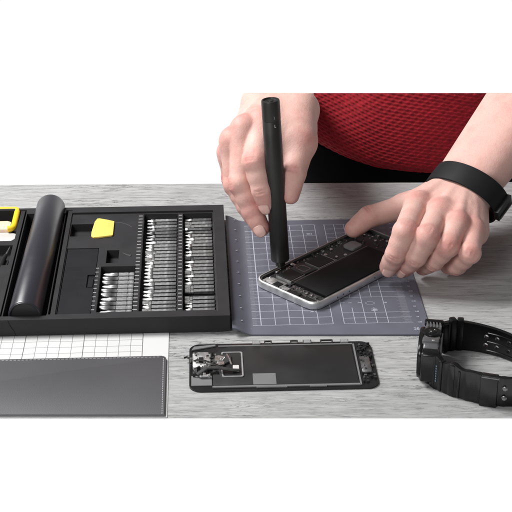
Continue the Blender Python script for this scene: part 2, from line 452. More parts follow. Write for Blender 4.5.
def bit(col, idx, x0, xj, x1, y, z, shankmat, tipmat, kind, label, group, hexa=True):
    """x0 tip end, xj joint between tip and shank, x1 tail"""
    wx, wy = world(xj, y)
    t = bpy.data.objects.new('screwdriver_bit', None); COL.objects.link(t); t.empty_display_size = 0.003
    t.location = Vector((wx, wy, z+CASE_Z))*MM; t.rotation_euler = (0, 0, math.radians(RZ+random.uniform(-0.5, 0.5)))
    tag(t, label, 'screwdriver bit', group)
    ks = (round(x1-xj, 1), shankmat.name, hexa, col); kt = (round(xj-x0, 1), tipmat.name, kind)
    if ks not in SH: SH[ks] = bit_shank(x1-xj, 2.35, hexa, col == 'short').build('shank', shankmat, t, smooth=True)
    else:
        c = SH[ks].copy(); COL.objects.link(c); c.parent = t
    if kt not in TP: TP[kt] = bit_tip(xj-x0, kind).build('tip', tipmat, t, smooth=True)
    else:
        c = TP[kt].copy(); COL.objects.link(c); c.parent = t
NAMES = {'mid': 'middle', 'right': 'right-hand'}
for col, xa, xb, n in (('mid', -93.0, -66.6, 28), ('right', -60.0, -36.4, 28)):
    count = 0; total = n-(1 if col == 'right' else 0)
    for i in range(n):
        y = 58.3-i*6.3
        if col == 'right' and i == 22: continue
        count += 1
        dark = (col == 'mid' and i in (4, 5, 6)) or (col == 'right' and i in (0, 3, 4)) or random.random() < 0.10
        sm = M['dullsteel'] if dark else M['steel']
        tmn = M['dullsteel'] if dark and random.random() < 0.7 else M['bright']
        tl = random.choice((7.0, 8.0, 8.8)) if col == 'mid' else random.choice((6.0, 7.0, 8.0))
        xoff = -3.0 if (col == 'right' and i == 3) else 0.0
        bit(col, i, xa+xoff, xa+tl+xoff, xb+xoff*0.3, y, 3.5+2.15, sm, tmn, random.choice((0, 1, 2, 3, 3)),
            '%s steel screwdriver bit, %s from the back in the %s row of the tool case' % ('dark' if dark else 'silver', ordinal(count), NAMES[col]),
            'long screwdriver bits in the two full-length rows')
for i in range(10):
    y = -43.5-i*7.05
    bit('short', i, -126.0, -113.6, -100.4, y, 3.5+2.6, M['socket'], M['socket'], 1 if i % 3 else 3,
        'bright silver socket bit, %s from the back in the short left row of the case' % ordinal(i+1),
        'socket bits in the short row', hexa=False)

t = thing('opening_pick', 'flat yellow opening pick lying across a black slot of the tool case', 'opening pick', (*world(-128.5, 32), CASE_Z+12.05), RZ)
pk = [(-120.4, 44.2), (-126.5, 47.2), (-133.6, 50.8), (-135.6, 50.3), (-137.2, 44), (-138.9, 22), (-138.7, 15.8), (-136.6, 13.2), (-133, 13.4), (-121.6, 16.0), (-120.4, 17.5)]
MB().prism([(p[0]+128.5, p[1]-32) for p in pk][::-1], 0.0, 1.6, 0.45).build('plate', M['yellow'], t, smooth=True)

t = thing('pry_tool', 'tool with yellow square frame handle and pale blade at the far left', 'hand tool', (*world(-212, 45), CASE_Z+2.5), RZ)
fr_ = [(-28, 30.5, 9.5), (-2, 30.5, 9.5), (2.8, 30.3, 9.5), (4.8, 29.0, 9.5), (5.4, 25.5, 9.5), (5.5, 10, 9.5), (5.5, -3, 9.5), (5.2, -5.8, 9.3), (3.4, -7.6, 9.0), (0.5, -8, 8.8)]
MB().tube(fr_, 2.7, 12).build('frame_handle', M['yellow2'], t, smooth=True)
MB().prism(rrect(-40, 2.0, -8, 9, 3), 2.0, 8.5, 0.8).build('grip', M['peach'], t, smooth=True)
MB().prism([(-40, -29), (3, -29), (7, -22.5), (13.0, -15), (3, -8.6), (-40, -8.6)], 1.0, 6.0, 0.5).build('blade', M['palegrey'], t, smooth=True)

t = thing('probe_tool', 'thin black probe with a silver point in the left tray of the case', 'probe', (*world(-209, -14), CASE_Z+2.5), RZ)
MB().tube([(-2.5, -60, 5), (-1.5, -20, 6), (0, -4, 7), (1.2, 4, 7)], [2.6, 2.8, 2.2, 1.6], 10).build('grip', M['black'], t, smooth=True)
MB().tube([(1.2, 4, 7), (2.2, 10, 7.5), (3.3, 18, 8)], [1.0, 0.8, 0.4], 8).build('point', M['steel'], t, smooth=True)

# ------------------------------------------------------------------ cutting mat
t = thing('work_mat', 'purple grey work mat printed with a white grid, under the opened phone', 'work mat', (0, 0, 0), RZ)
MATZ = 1.6
def lift(x):
    q = max(0.0, min(1.0, (-8.5-x)/15.5)); return 6.0*q*q*(3-2*q)
b = MB(); bm = b.bm
# outline grid: columns with rounded right corners
XM = 127.0
def ylim(x):
    lo, hi = -135.5-6.0*max(0.0, (x+10))/137.0, 66.5
    for r, s_ in ((10, 'lo'), (9, 'hi')):
        if x > XM-r:
            d = r-math.sqrt(max(0, r*r-(x-(XM-r))**2))
            if s_ == 'lo': lo += d
            else: hi -= d
    return lo, hi
xs = [-24+i*1.5 for i in range(13)]+[0, 40, 80, 116]+[XM-10+10*math.sin(math.radians(a)) for a in range(5, 91, 6)]+[XM-0.01]
vs = []; fs = []
for x in xs:
    lo, hi = ylim(x); z = lift(x)
    vs += [(x, lo, z+0.1), (x, lo, z+MATZ-0.25), (x, lo+0.35, z+MATZ), (x, hi-0.35, z+MATZ), (x, hi, z+MATZ-0.25), (x, hi, z+0.1)]
n = len(xs)
for i in range(n-1):
    for k in range(6):
        fs.append((i*6+k, (i+1)*6+k, (i+1)*6+(k+1) % 6, i*6+(k+1) % 6))
fs.append(tuple(range(6))); fs.append(tuple((n-1)*6+k for k in range(6))[::-1])
b.faces(vs, fs); rub = b.build('rubber_sheet', M['matgrey'], t, smooth=True)
g = MB(); fg = MB(); fg2 = MB(); Z = MATZ+0.07
for k in range(6):
    x = -1.5+11.05*k; w = 0.34 if k == 0 else 0.24
    g.quad(x-w, x+w, -122.5, 56, Z)
for k in range(17):
    y = -122.5+11.15*k
    if y < 57: g.quad(-8.0, 53.8, y-0.24, y+0.24, Z+0.02)
for k in range(33):
    y = -122.5+5.57*k
    if y < 57: fg.quad(-8.0 if k % 2 == 0 else -7.0, -1.8, y-0.13, y+0.13, Z+0.01)
for k in range(178): fg.quad(-7.9, -4.6 if k % 5 else -3.4, -122+k, -121.72+k, Z+0.03)
for k in range(5):
    x = 62.3+8.55*k
    if k == 1 or k == 3:
        g.quad(x-0.22, x+0.22, -122.5, -97.5, Z); g.quad(x-0.22, x+0.22, -81, -35, Z); g.quad(x-0.22, x+0.22, 15, 56, Z)
    else: g.quad(x-0.24, x+0.24, -122.5, 56, Z)
for k in range(22):
    y = -122.5+8.45*k
    if k in (3, 4): 
        g.quad(62.0, 66, y-0.2, y+0.2, Z+0.02) if k == 4 else None
        continue
    if y < 57: g.quad(62.0, 115.5, y-0.2, y+0.2, Z+0.02)
for k in range(178): fg2.quad(109.2 if k % 5 else 107.6, 114.6, -122+k, -121.72+k, Z+0.03)
g.build('grid_lines', M['matline'], rub, recalc=False); fg.build('ruler_lines', M['matfine'], rub, recalc=False); fg2.build('ruler_lines', M['matfine'], rub, recalc=False)
tk = MB(); tk2 = MB(); tk3 = MB(); tk4 = MB()
def word(mb, x, y, w, h, z, n=3):     # a short run of tiny figures
    c = w/n
    for i in range(n):
        q = x+i*c
        mb.quad(q, q+c*0.72, y+h*0.78, y+h, z); mb.quad(q, q+c*0.72, y, y+h*0.22, z)
        mb.quad(q+c*0.5, q+c*0.74, y+h*0.2, y+h*0.8, z+0.01)
        if i % 2: mb.quad(q, q+c*0.26, y+h*0.2, y+h*0.8, z+0.01)
for k in range(10):
    y = -121+20.2*k
    if y < 64: word(tk, -18.6, y, 3.4, 1.5, MATZ+lift(-17)+0.25, 2)
for k in range(22):
    y = -122.5+8.45*k
    if y < 60: word(tk2, 119.0, y-0.7, 3.6 if k % 2 == 0 else 2.4, 1.5, Z+0.02, 2)
word(tk3, 114.5, -134.5, 4.6, 3.4, Z+0.02, 2); word(tk3, -12.5, -128.0, 3.6, 1.6, Z+0.02, 2)
word(tk3, 37.5, -103.2, 5.0, 2.0, Z+0.04, 3); word(tk3, 45.5, 36.0, 5.2, 3.0, Z+0.04, 3)
word(tk4, 85.5, -103.0, 5.5, 3.0, Z+0.04, 2); word(tk4, 76.0, -90.0, 3.2, 1.6, Z+0.04, 2); word(tk4, 96.0, -91.0, 3.6, 1.8, Z+0.04, 2); word(tk4, 68.6, -90, 3, 1.2, Z+0.04, 2)
ov = [(85.8+3.6*math.cos(2*math.pi*i/24), -90.4+2.6*math.sin(2*math.pi*i/24)) for i in range(24)]
ovi = [(85.8+3.3*math.cos(2*math.pi*i/24), -90.4+2.3*math.sin(2*math.pi*i/24)) for i in range(24)]
tk4.ring(ov, ovi, Z-0.02, Z+0.03)
for q_, m_q in ((tk, M['matfine']), (tk2, M['matline']), (tk3, M['matline']), (tk4, M['matline'])): q_.build('printed_figures', m_q, rub, recalc=False)

# ------------------------------------------------------------------ opened phone on the mat
PH_Z = MATZ+0.15
t = thing('opened_phone', 'opened silver phone showing its black battery, held on the grid mat', 'phone', (69.3, -30.0, PH_Z), 46.2)
def inset(d, zr=0): return rrect(-69+d, 69-d, -33.5+d, 33.5-d, 10-d, 10)
b = MB(); levels = [(1.6, 0.0), (0.5, 0.7), (0.0, 2.2), (0.0, 5.0), (0.45, 6.4), (1.1, 6.9), (1.7, 6.9), (1.7, 2.4)]
n = len(inset(0)); vs = []
for d, z in levels: vs += [(x, y, z) for x, y in inset(d)]
fs = []
for i in range(len(levels)-1):
    for k in range(n): fs.append((i*n+k, i*n+(k+1) % n, (i+1)*n+(k+1) % n, (i+1)*n+k))
fs.append(tuple(range(n))[::-1]); fs.append(tuple(range((len(levels)-1)*n, len(levels)*n)))
b.faces(vs, fs); fr_o = b.build('housing', M['alu'], t, smooth=True)
MB().prism(inset(1.9), 2.45, 3.4).build('inner_tray', M['pcb'], t)
MB().ring(inset(1.75), inset(3.4), 2.5, 6.2).build('seal', M['flex'], t)
bat = MB().box(-50, 41, -29.0, 4.5, 3.5, 6.2, 0.5).build('battery', M['cell'], t, smooth=True)
MB().tube([(-50, 5.6, 5.9), (-20, 5.7, 5.9), (41, 5.6, 5.9)], 0.32, 6).build('battery_wire', M['greymetal'], bat)
lg = MB().box(-54.5, 54, 5.8, 29.5, 3.45, 4.4, 0.15).build('logic_board', M['pcb'], t)
MB().box(-50.5, -35.5, 9.0, 23.5, 4.45, 6.3, 0.3).build('shield', M['chip'], lg)
MB().box(-17, 1.5, 8.0, 22.5, 4.45, 6.3, 0.3).build('shield', M['chip'], lg)
for (x0, x1, y0, y1) in ((-51.5, -34.5, 8.1, 8.6), (-51.5, -51, 8.6, 24), (-18, 2.3, 7.1, 7.6), (-18, -17.5, 7.6, 23), (2, 2.5, 7.6, 23)):
    MB().box(x0, x1, y0, y1, 4.45, 6.0).build('shield_rail', M['alu'], lg)
MB().prism([(-34, 9.5), (-20, 8.5), (-20, 25.5), (-27, 26), (-34, 24)], 4.45, 5.6, 0.25).build('cover_plate', M['flex'], lg, smooth=True)
MB().ring(rrect(-31.5, -22.5, 11.5, 22, 2), rrect(-30.6, -23.4, 12.4, 21.1, 1.6), 5.65, 6.0).build('cable_loop', M['greymetal'], lg)
MB().prism([(-65.5, 9), (-54.8, 8.5), (-54.8, 24), (-58.5, 28), (-65.5, 27)], 3.5, 5.5, 0.4).build('bracket', M['alu'], t, smooth=True)
MB().prism([(-65.8, 0.5), (-59, 2), (-58.5, 8), (-65.8, 7.5)], 3.5, 5.1, 0.3).build('bracket', M['alu'], t, smooth=True)
MB().box(-64.8, -58.5, 9.5, 16, 5.55, 6.2, 0.2).build('connector', M['chip'], t)
MB().box(-65.5, -60.5, -12, -1.5, 3.5, 5.8, 0.3).build('speaker', M['chip'], t)
MB().box(-66.5, -60.8, -27, -13.5, 3.5, 5.5, 0.3).build('vibration_motor', M['chip'], t)
MB().box(-59, -52, -29, 3, 3.5, 4.6, 0.2).build('charging_flex', M['flex'], t)
MB().prism(rrect(27, 40.5, 9.5, 21, 2.5), 4.45, 6.4, 0.3).build('camera_module', M['tape'], lg, smooth=True)
MB().box(44, 66, -27, 27, 3.45, 4.3, 0.2).build('upper_board', M['pcb'], t)
for (x, y, r) in ((16.4, 8.5, 1.5), (8.5, 11.5, 1.2), (5, 20.5, 1.6), (16, 24, 1.4), (-46, 28.3, 1.2), (-27, 28.6, 1.8), (-57, 25.5, 1.1), (-64.3, 24.5, 1.3), (-60.5, -29.5, 1.2), (-57, -14, 1.0), (48, 24, 1.4), (55, 8, 1.3), (53, -12, 1.2), (61, 0, 1.5)):
    MB().lathe([(r*0.4, 0.0), (r, 0.0), (r, 0.7), (r*0.75, 1.0), (r*0.3, 0.8)], Matrix.Translation((x, y, 5.1)), 12).build('screw', M['bright'], t, smooth=True)
rr = random.Random(3)
zone = [(MB(), MB()) for _ in range(3)]
for k in range(150):
    if k < 56: zi = 0; x, y = rr.uniform(-66, -52), rr.uniform(-29, 3)
    elif k < 112: zi = 1; x, y = rr.uniform(-54, 54), rr.uniform(24.5, 30.5)
    else: zi = 2; x, y = rr.uniform(43, 65), rr.uniform(-26, 26)
    cb, cd = zone[zi]
    w, h = rr.uniform(0.3, 1.0), rr.uniform(0.3, 0.9)
    (cb if rr.random() < 0.62 else cd).box(x-w, x+w, y-h, y+h, 3.6, 4.9+rr.uniform(0, 0.9))
for zi, (cb, cd) in enumerate(zone):
    cb.build('solder_contacts', M['bright'], (t, lg, t)[zi]); cd.build('small_components', M['flex'], (t, lg, t)[zi])
for x in (-36, -29, -22, 10): 
    MB().lathe([(0.4, -0.05), (0.55, -0.05), (0.55, 0.3), (0.2, 0.3)], Matrix.Translation((x-6, -33.42, 3.6)) @ Matrix.Rotation(math.radians(90), 4, 'X'), 10).build('edge_hole', M['black'], t)

# ------------------------------------------------------------------ removed display on the wood
t = thing('phone_display', 'removed phone display lying face down on the wood beside the mat', 'phone display', (19.0, -180.5, 0.05), 2.3)
pn = rrect(-67.5, 67.5, -33.2, 32.0, 8.5, 10)
gp = MB().prism(pn, 0.0, 1.5, 0.35).build('glass_panel', M['glass'], t, smooth=True)
fo = [(-50.5, -27.6), (53.5, -28.2), (52.6, 25.0), (-38, 26.5), (-45, 22), (-50.5, 14)]
foi = MB().prism(fo, 1.55, 2.3, 0.15).build('backing_foil', M['foil'], t, smooth=True)
gi = MB()
gi.box(-51, 54.5, -30.6, -28.6, 1.55, 2.5, 0.1).box(54.0, 55.2, -30.4, 27, 1.55, 2.5, 0.1).box(-46, 54, 26.9, 28.2, 1.55, 2.3, 0.1)
gi.box(-66, -51.4, -27, -14, 1.55, 2.0).box(-20, 2, -31.4, -30.7, 1.55, 2.4).box(18, 30, -31.4, -30.7, 1.55, 2.4)
gi.build('metal_rim', M['tape'], t)
MB().box(-22, -5.5, -27.9, -13, 2.35, 2.55).build('label_tape', M['tape'], foi)
for x, w in ((-17.5, 3), (-8.8, 3), (10.7, 3), (20.5, 3.2), (35, 4.8), (48.4, 3)):
    MB().ring(rrect(x-w, x+w, 28.8, 34, 0.8, 3), rrect(x-w+1.0, x+w-1.0, 29.8, 33.0, 0.4, 3), 1.55, 2.6).build('clip', M['tape'] if w != 3.2 and x not in (-8.8, 10.7, 35) else M['flex'], t)
for x in (-17.5, 20.5, 48.4):
    MB().box(x-2.6, x+2.6, 29.2, 33.6, 2.0, 2.9, 0.2).build('clip_pad', M['midgrey'], t)
# front camera cluster with its flex cable
MB().ring(rrect(-44, -28.5, -17.5, 17.5, 1.6, 5), rrect(-43, -29.6, -16.4, 16.4, 1.2, 5), 2.4, 3.1).build('shield_frame', M['midgrey'], t)
MB().box(-43, -29.7, -16.3, 16.3, 2.35, 2.7).build('shield_plate', M['foil'], t)
MB().prism(rrect(-65, -52, -6, 15, 2), 1.6, 4.6, 0.5).build('earpiece_bracket', M['alu'], t, smooth=True)
MB().box(-60.5, -57.2, -1, 7, 4.65, 5.3, 0.3).build('sensor', M['black'], t)
MB().prism([(-52, -3), (-43, -2), (-37, 3), (-37, 11), (-44, 12), (-51, 8)], 2.7, 4.4, 0.3).build('flex_cable', M['flex'], t, smooth=True)
MB().tube([(-62, -16, 4), (-55, -10, 6), (-47, -9, 5.5), (-36, -11, 4.5), (-31, -10, 4)], [1.8, 2.1, 1.9, 1.7, 1.2], 10, 0.6).build('flex_cable', M['flex'], t, smooth=True)
MB().tube([(-66, 4, 3), (-62, 2, 6), (-56, -1, 6.8), (-50, -4, 6), (-44, -6, 4.5)], 0.9, 8, 0.6).build('flex_cable', M['black'], t, smooth=True)
MB().prism([(-49, 3), (-43.5, 2.5), (-41.5, 7.5), (-46, 10), (-49, 9)], 4.45, 4.8, 0.15).build('contact_pad', M['bright'], t)
MB().prism([(-48.5, -4), (-42, -3), (-42, 1), (-47, 1.4)], 4.45, 4.8, 0.15).build('contact_pad', M['bright'], t)
MB().tube([(-40, 12, 4.2), (-38, 3, 4.9), (-37, -3, 4.6)], 0.7, 6).build('wire', M['bright'], t)
MB().box(-60, -53, -18.2, -15.2, 3, 4.4, 0.4).build('contact_pad', M['bright'], t)
MB().tube([(-66, 9, 2), (-69.5, 10.5, 3.5), (-71, 8, 4.2)], 0.7, 6).build('flex_tab', M['black'], t, smooth=True)
MB().box(-36, -31.5, -11, -4, 3.0, 4.6, 0.3).build('connector', M['palegrey'], t)
MB().prism([(-66, 22), (-48, 27.5), (-48, 29.5), (-64, 27)], 1.55, 2.6, 0.2).build('corner_bracket', M['tape'], t)
MB().box(57, 64, -15, 7, 1.55, 3.3, 0.3).build('home_button_plate', M['greymetal'], t, smooth=True)
cb = MB(); cd = MB(); cb2 = MB(); cd2 = MB()
for k in range(80):
    x, y = rr.uniform(56.5, 66), rr.uniform(-27, 26)
    w, h = rr.uniform(0.25, 1.1), rr.uniform(0.25, 1.2)
    (cb if rr.random() < 0.22 else cd).box(x-w, x+w, y-h, y+h, 1.4, 2.2+rr.uniform(0, 1.6), 0.1)
for k in range(60):
    x, y = rr.uniform(-66, -44), rr.uniform(-18, 15)
    w, h = rr.uniform(0.25, 1.0), rr.uniform(0.25, 0.9)
    (cb2 if rr.random() < 0.5 else cd2).box(x-w, x+w, y-h, y+h, 2.0, 5.0+rr.uniform(0, 0.8), 0.1)
cb.build('solder_contacts', M['greymetal'], t); cd.build('small_components', M['pcb'], t)
cb2.build('solder_contacts', M['bright'], t); cd2.build('small_components', M['pcb'], t)

# ------------------------------------------------------------------ electric screwdriver
TIP = P(281, 271.8, 6.6); TOP = PY(270.3, 99.5, TIP.y+5)
ax = (TOP-TIP).normalized()
t = thing('electric_screwdriver', 'black cylindrical electric screwdriver held upright with its bit on the phone', 'electric screwdriver', TIP)
Lp = (TOP-TIP).length
q = Vector((0, 0, 1)).rotation_difference(ax).to_matrix().to_4x4()
MB().lathe([(5.6, 10.6), (7.1, 11.0), (7.5, 11.8), (7.2, Lp-17.0), (6.95, Lp-16.6), (6.95, Lp-16.3)], q, 48).build('barrel', M['pen'], t, smooth=True)
MB().lathe([(6.95, Lp-16.3), (7.2, Lp-16.0), (7.25, Lp-1.2), (6.9, Lp-0.3), (6.2, Lp), (5.6, Lp-0.1), (5.3, Lp-1.0), (2.2, Lp-1.2), (2.0, Lp-0.6), (0.05, Lp-0.6)], q, 48, cap=False).build('end_cap', M['pen'], t, smooth=True)
MB().lathe([(3.2, 5.8), (3.9, 6.2), (4.0, 7.0), (4.0, 10.8)], q, 32).build('chuck', M['pendark'], t, smooth=True)
MB().lathe([(0.25, 0.0), (0.6, 0.6), (0.75, 2.4), (1.2, 3.4), (1.7, 4.0), (1.7, 6.4)], q, 12).build('bit', M['dullsteel'], t, smooth=True)
for (h0, h1) in ((Lp-14.2, Lp-11.8), (Lp-20.8, Lp-18.4)):
    mk = MB(); a = math.radians(-72); rr_ = 7.32
    for da, hh0, hh1 in ((0, h0, h1),):
        p = [(rr_*math.cos(a+d), rr_*math.sin(a+d), h) for d, h in ((-0.035, hh0), (0.035, hh0), (0.035, hh1), (-0.035, hh1))]
        mk.faces([q @ Vector(v) for v in p], [(0, 1, 2, 3)])
    if h0 < Lp-16: p = [(rr_*math.cos(a+d), rr_*math.sin(a+d), h) for d, h in ((0.0, h0), (0.14, h0), (0.14, h0+0.6), (0.0, h0+0.6))]
    mk.faces([q @ Vector(v) for v in p], [(0, 1, 2, 3)])
    mk.build('printed_mark', M['mark'], t, recalc=False)

# ------------------------------------------------------------------ rugged watch lying on its side
t = thing('rugged_watch', 'chunky black rubber watch lying on its side with open loop strap', 'watch', (150, -188, 0.05), 0)
def catmull(pts, n=10, closed=False):
    pts = [Vector(p) for p in pts]; out = []; m_ = len(pts)
    for i in range(m_-1):
        p0 = pts[max(i-1, 0)]; p1 = pts[i]; p2 = pts[i+1]; p3 = pts[min(i+2, m_-1)]
        for k in range(n):
            s = k/n
            out.append(0.5*((2*p1)+(-p0+p2)*s+(2*p0-5*p1+4*p2-p3)*s*s+(-p0+3*p1-3*p2+p3)*s**3))
    out.append(pts[-1]); return out
def ribbon(path, w0, w1, th, zc, holes=None, wav=None, crest=None):
    """strap standing on edge: path in plan, height w, thickness th; holes = list of (arc position, z)"""
    P_ = catmull(path, 12)
    S = [0.0]
    for a, b_ in zip(P_[:-1], P_[1:]): S.append(S[-1]+(b_-a).length)
    T = S[-1]; b = MB()
    cols = []
    for i, p in enumerate(P_):
        d = (P_[min(i+1, len(P_)-1)]-P_[max(i-1, 0)]).normalized(); nrm = Vector((d.y, -d.x, 0))
        f = S[i]/T; h = (w0+(w1-w0)*f)/2; tt = th
        if wav: tt += wav*max(0, math.sin(S[i]/wav_len*2*math.pi))
        zz = zc(f); wave = crest(S[i]) if crest else 0.0
        ring = []
        for (u, v) in ((-1, -0.86), (-0.86, -1), (0.86, -1), (1, -0.86), (1, 0.86), (0.86, 1), (-0.86, 1), (-1, 0.86)):
            ring.append(p+nrm*(u*tt/2)+Vector((0, 0, zz+v*h+(wave if v > 0 else -0.3*wave))))
        cols.append(ring)
    vs = [v for r in cols for v in r]; fs = []
    for i in range(len(cols)-1):
        for k in range(8): fs.append((i*8+k, i*8+(k+1) % 8, (i+1)*8+(k+1) % 8, (i+1)*8+k))
    fs.append(tuple(range(8))[::-1]); fs.append(tuple((len(cols)-1)*8+k for k in range(8)))
    b.faces(vs, fs); return b, P_, S
wav_len = 9.0
C0 = Vector((150, -188, 0))
def rel(x, y): return (x-150, y+188, 0)
# back strap with holes: cut by boolean, applied at once
back = [rel(137, -160), rel(147, -155.5), rel(159, -157), rel(171, -161.5), rel(182, -168), rel(191, -177), rel(196, -190), rel(197, -203)]
b, PB, SB = ribbon(back, 25, 17.5, 3.6, lambda f: 12.6-2.6*f)
bs = b.build('strap', M['resin'], t, smooth=True)
cut = MB(); rims = MB()
for s_ in (35, 44, 53, 62, 69):
    i = min(range(len(SB)), key=lambda k: abs(SB[k]-s_)); p = PB[i]; d = (PB[i+1]-PB[i-1]).normalized(); nrm = Vector((d.y, -d.x, 0))
    for z in (7.6, 14.6):
        q4 = Matrix.Translation(p+Vector((0, 0, z))) @ Vector((0, 0, 1)).rotation_difference(nrm).to_matrix().to_4x4()
        cut.lathe([(1.75, -6), (1.75, 6)], q4, 18)
co = cut.build('hole_cutter', None)
md = bs.modifiers.new('holes', 'BOOLEAN'); md.object = co; md.operation = 'DIFFERENCE'; md.solver = 'EXACT'
bpy.context.view_layer.update()
dg = bpy.context.evaluated_depsgraph_get()
co.matrix_world = bs.matrix_world.copy(); bpy.context.view_layer.update(); dg = bpy.context.evaluated_depsgraph_get()
ev = bs.evaluated_get(dg); me2 = bpy.data.meshes.new_from_object(ev)
bs.modifiers.clear(); bs.data = me2; autosmooth(bs)
bpy.data.objects.remove(co, do_unlink=True)
# raised rails along the back strap
for zz in (3.8, 11.1, 18.2):
    MB().tube([PB[i]+Vector((0, 0, zz))+Vector((-(PB[min(i+1, len(PB)-1)]-PB[i-1]).normalized().y, (PB[min(i+1, len(PB)-1)]-PB[i-1]).normalized().x, 0))*-1.9 for i in range(36, len(PB)-1, 2)], 0.45, 6).build('strap_rib', M['resin'], bs, smooth=True)
wav_len = 8.5
front = [rel(122, -200), rel(127, -209), rel(135, -217), rel(146, -224.5), rel(158, -230), rel(171, -233), rel(184, -232), rel(193, -226), rel(197, -216), rel(198, -208)]
b, PF, SF = ribbon(front, 25.5, 20, 4.0, lambda f: 13.0-2.4*f, wav=0.9, crest=lambda q: 1.7*math.exp(-((q-11)/3.5)**2)+1.6*math.exp(-((q-25)/4.0)**2)-1.2*math.exp(-((q-18)/3)**2)-1.0*math.exp(-((q-33)/4)**2))
fs_o = b.build('strap', M['resin'], t, smooth=True)
def on_front(s_):
    i = min(range(len(SF)), key=lambda k: abs(SF[k]-s_)); d = (PF[i+1]-PF[max(i-1, 0)]).normalized()
    return PF[i], d, Vector((d.y, -d.x, 0))
for s_, h0, h1, wd in ((3, 0.3, 26.5, 2.6), (9.5, 0.4, 26.6, 2.3), (15.5, 0.5, 24.6, 1.6), (24.5, 0.6, 25.4, 2.6), (31, 0.6, 22.4, 1.0)):
    p, d, nn = on_front(s_)
    rot_ = math.degrees(math.atan2(d.y, d.x))
    bb = MB(); bb.box(p.x-wd, p.x+wd, p.y-2.9, p.y+2.9, h0, h1, 0.95, rot=rot_); bb.build('strap_rib', M['resin'], fs_o, smooth=True)
p, d, nn = on_front(12.4)
bl = MB()
for k in range(7):
    z = 6.5+k*2.0
    c = p+nn*2.25; bl.faces([c-d*0.7+Vector((0, 0, z)), c+d*0.7+Vector((0, 0, z)), c+d*0.7+Vector((0, 0, z+1.3)), c-d*0.7+Vector((0, 0, z+1.3))], [(0, 1, 2, 3)])
bl.build('strap_print', M['bluemark'], fs_o, recalc=False)
p, d, nn = on_front(51.0); rot_ = math.degrees(math.atan2(d.y, d.x))
MB().box(p.x-6.0, p.x+6.0, p.y-4.2, p.y+3.2, -0.0, 23.5, 0.9, rot=rot_).build('strap_keeper', M['resin'], fs_o, smooth=True)
MB().box(p.x-6.2, p.x+6.2, p.y-4.4, p.y-2.0, 22.9, 23.7, 0.2, rot=rot_).build('keeper_edge', M['dullsteel'], fs_o)
c = p+d*8
for z in (8, 15.5):
    c = p+d*11+nn*2.0; q4 = Matrix.Translation(c+Vector((0, 0, z))) @ Vector((0, 0, 1)).rotation_difference(nn).to_matrix().to_4x4()
    MB().lathe([(0.6, 0.1), (1.9, 0.1), (2.0, 0.5), (1.4, 0.9), (0.5, 0.7)], q4, 16).build('strap_stud', M['dullsteel'], fs_o, smooth=True)
# blocky roots of the straps beside the case
for s_, h1 in ((2.0, 24.5), (9.5, 26.5), (15.0, 26.0)):
    i = min(range(len(SB)), key=lambda k: abs(SB[k]-s_)); p = PB[i]; d = (PB[i+1]-PB[max(i-1, 0)]).normalized()
    MB().box(p.x-2.4, p.x+2.4, p.y-3.0, p.y+3.0, 0.2, h1, 1.0, rot=math.degrees(math.atan2(d.y, d.x))).build('strap_rib', M['resin'], bs, smooth=True)
# case: chunky block facing left, side button uppermost
ct = Vector((-24.0, 4.5, 0)); UP = 0.80
cm = Matrix.Translation(ct+Vector((0, 0, 15.0))) @ Matrix.Rotation(math.radians(-10), 4, 'Z') @ Matrix.Rotation(math.radians(-90), 4, 'Y') @ Matrix.Diagonal((UP, 1, 1, 1))
# local z of cm points to -x (the dial), local x is up, local y along 12-6
def cprism(pts, z0, z1, m_, name, bev=0.8, par=None):
    b = MB(); b.prism(pts, z0, z1, bev)
    bmesh.ops.transform(b.bm, matrix=Matrix.Translation(cm.translation*MM) @ cm.to_3x3().to_4x4(), verts=b.bm.verts)
    return b.build(name, m_, par or t, smooth=True)
def up(x, y, z, r_): return cm.translation+cm.to_3x3() @ Vector((x, y, z))
wc = cprism(rrect(-18, 18, -21, 20, 8, 6), -6, 5.0, M['resin2'], 'case', 1.6)
cprism(rrect(-17.6, 17.0, -22, 17.5, 10, 6), 4.5, 8.5, M['resin'], 'bezel', 1.6)
cprism(rrect(-14.5, 14.5, -15.5, 14.0, 13, 8), 8.4, 8.9, M['lensblack'], 'dial_glass', 0.1)
cprism(rrect(-12, 12, -14, 14, 5, 4), -8.0, -5.9, M['greymetal'], 'back_cover', 0.5)
cprism(rrect(-14, 16, -27, -17, 3, 4), -7, 5.5, M['resin'], 'lug', 1.2)
cprism(rrect(-14, 17, 16, 23, 3, 4), -8.5, 2.5, M['resin'], 'lug', 1.2)
def onto(x, y, z): return Matrix.Translation(cm @ Vector((x, y, z)))
MB().lathe([(3.4, 1.2), (5.0, 1.6), (6.2, 1.2), (6.8, 0.0), (6.8, -2.5)], onto(18.2, 1.0, -0.5), 32).build('crown_guard', M['resin'], wc, smooth=True)
MB().lathe([(0.05, 1.5), (1.5, 1.6), (1.9, 1.3), (2.2, 1.5), (3.1, 1.2), (3.4, 0.5)], onto(18.6, 1.0, -0.5), 28, cap=False).build('button', M['lensblack'], wc, smooth=True)
for k in range(5):
    p = cm @ Vector((17.6, 12.3, 3.6-k*2.3))
    MB().box(p.x-0.65, p.x+0.65, p.y-3.6, p.y+3.6, p.z-2, p.z+1.3, 0.5).build('guard_rib', M['resin2'], wc, smooth=True)
p = cm @ Vector((16.5, 18.0, -0.8)); MB().box(p.x-7, p.x+7, p.y-2.2, p.y+2.2, p.z-3, p.z+2.4, 1.4, rot=-10).build('guard', M['resin'], wc, smooth=True)
p = cm @ Vector((16.5, -10.5, 0.0)); MB().box(p.x-6, p.x+6, p.y-3.4, p.y+3.4, p.z-3, p.z+2.6, 1.2, rot=-10).build('guard', M['resin2'], wc, smooth=True)
